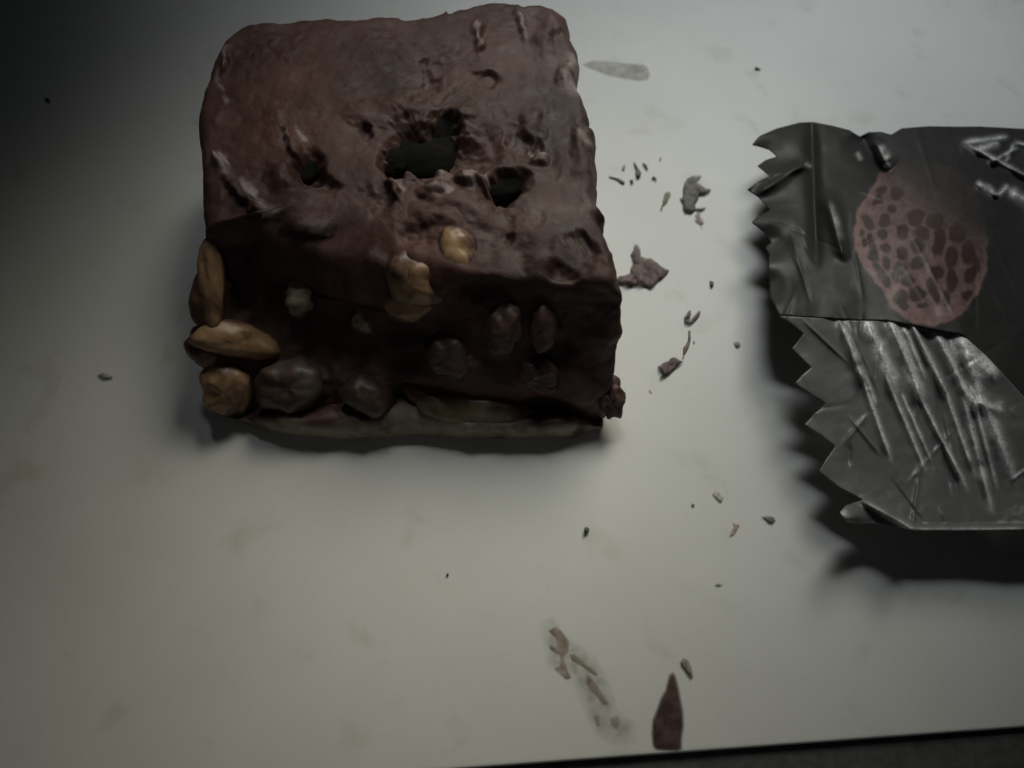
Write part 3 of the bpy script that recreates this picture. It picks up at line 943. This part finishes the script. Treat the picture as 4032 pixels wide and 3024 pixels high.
crumb('crumb', Bq([(1690, 735), (1760, 715), (1815, 740), (1820, 800), (1760, 825), (1715, 795)]), .0003, (.2, .2, .18), 'soft grey speck in the wrapper shadow edge', 'crumb', 8, .75)
crumb('crumb', Bq([(230, 1560), (262, 1540), (295, 1590), (300, 1620), (275, 1620)]), .0002, TAUPE, 'faint speck below the purplish brown flake', 'crumb', 5, .5)
crumb('smear', cr([(250, 345), (330, 315), (420, 318), (600, 335), (700, 342), (735, 365), (750, 420), (735, 462), (660, 470), (560, 455), (440, 430), (370, 402), (290, 372)], 1000 / 2212, 2200, 100), .00005, (.35, .345, .30), 'long pale greasy smear beside the back corner of the chocolate', 'smear', 8, .6)
crumb('crumb', cr([(1708, 365), (1722, 358), (1735, 368), (1756, 372), (1752, 386), (1735, 382), (1718, 384)], 1000 / 2212, 2200, 100), .0003, (.06, .06, .06), 'tiny black speck alone on the bare upper board', 'crumb', 2)
crumb('crumb', Dq([(225, 835), (245, 828), (266, 842), (264, 866), (240, 874), (222, 858)]), .0005, (.10, .10, .075), 'small round dark dot below the lower corner of the chocolate', 'crumb', 2.5)
crumb('crumb', Dq([(1152, 632), (1175, 622), (1188, 636), (1180, 658), (1158, 652)]), .0002, (.22, .22, .19), 'tiny grey dot left of the pale oval chip', 'crumb', 4, .8)
crumb('flake', Dq([(1338, 545), (1360, 525), (1395, 530), (1432, 575), (1420, 615), (1400, 612), (1370, 580)]), .0002, (.36, .35, .30), 'pale oval chip above the pinkish scrap', 'flake', 5, .75)
crumb('flake', Dq([(1505, 790), (1540, 800), (1578, 808), (1560, 850), (1535, 895), (1482, 912), (1500, 870), (1525, 830)]), .0002, (.38, .30, .27), 'faint pinkish scrap beside the wrapper shadow', 'flake', 7, .65)
crumb('crumb', Dq([(1765, 740), (1820, 732), (1875, 740), (1888, 775), (1860, 805), (1820, 785)]), .0003, (.19, .19, .17), 'grey chip lying in the wrapper shadow', 'crumb', 7, .8)
crumb('crumb', Dq([(1350, 1338), (1385, 1320), (1440, 1335), (1400, 1350)]), .0002, (.24, .24, .2), 'flat greenish grey sliver below the pinkish scrap', 'crumb', 5, .7)
crumb('smear', Cq([(340, 430), (450, 370), (560, 520), (760, 660), (860, 820), (920, 1040), (1060, 1150), (1060, 1300), (900, 1330), (740, 1250), (640, 1020), (560, 840), (400, 760)]), .00003, (.29, .25, .205), 'faint wide tan film under the trail of smears', 'smear', 45, .32, step=8, patchy=.4)
crumb('smear', Cq([(360, 440), (430, 400), (470, 440), (525, 520), (520, 590), (490, 640), (520, 740), (545, 780), (500, 800), (420, 730), (400, 710), (450, 690), (445, 620), (370, 570), (375, 535), (430, 560), (420, 500)]), .0003, (.27, .215, .175), 'tan twisted smear uppermost in the trail by the maroon drop', 'smear', 9, .85, patchy=.4)
crumb('smear', Cq([(550, 620), (600, 620), (680, 690), (740, 740), (778, 785), (735, 782), (650, 720), (570, 670)]), .0003, (.24, .21, .165), 'slanted tan streak beside the twisted smear', 'smear', 8, .8, patchy=.2)
crumb('smear', Cq([(690, 800), (730, 810), (780, 880), (830, 960), (878, 1030), (820, 1035), (750, 960), (690, 880)]), .0002, (.28, .23, .195), 'lower slanted tan streak pointing at the board edge', 'smear', 14, .8, patchy=.2)
crumb('smear', Cq([(740, 1140), (800, 1150), (800, 1230), (770, 1235)]), .0001, (.26, .27, .2), 'greenish grey spot below the tan streaks', 'smear', 10, .6)
crumb('smear', Cq([(890, 1170), (950, 1150), (985, 1190), (945, 1265), (905, 1240)]), .0001, (.26, .27, .2), 'greenish grey spot beside the maroon drop', 'smear', 12, .6)
crumb('flake', Cq([(1500, 690), (1530, 645), (1575, 670), (1600, 730), (1612, 800), (1600, 835), (1550, 770), (1520, 730)]), .0003, (.24, .23, .165), 'olive chip above the pointed end of the maroon drop', 'flake', 9, .8, patchy=.3)
crumb('jam_drop', Cq([(1385, 850), (1400, 800), (1440, 770), (1470, 820), (1490, 900), (1510, 1000), (1530, 1110), (1535, 1230), (1520, 1330), (1518, 1425), (1480, 1440), (1380, 1438), (1300, 1432), (1262, 1400), (1252, 1290), (1258, 1180), (1290, 1100), (1325, 1000), (1365, 930)]), .00015, (.088, .050, .045), 'maroon teardrop of jam at the board edge', 'drop', 16, .97, patchy=.0)
crumb('crumb', cr([(320, 715), (345, 705), (362, 725), (350, 748), (326, 735)], 900 / 1659, 0, 0), .0004, (.05, .05, .045), 'dark speck in the shaded bare part of the board', 'crumb', 4)
crumb('crumb', [(382, 1478), (405, 1466), (438, 1480), (442, 1492), (405, 1492)], .0003, (.24, .24, .22), 'faint grey sliver on the board opposite the tan nuts', 'crumb', 6, .7)
crumb('crumb', [(1757, 2262), (1762, 2256), (1768, 2262), (1764, 2269), (1758, 2268)], .0003, (.05, .05, .045), 'minute black dot on the bare board in front of the chocolate', 'crumb', 1.5)
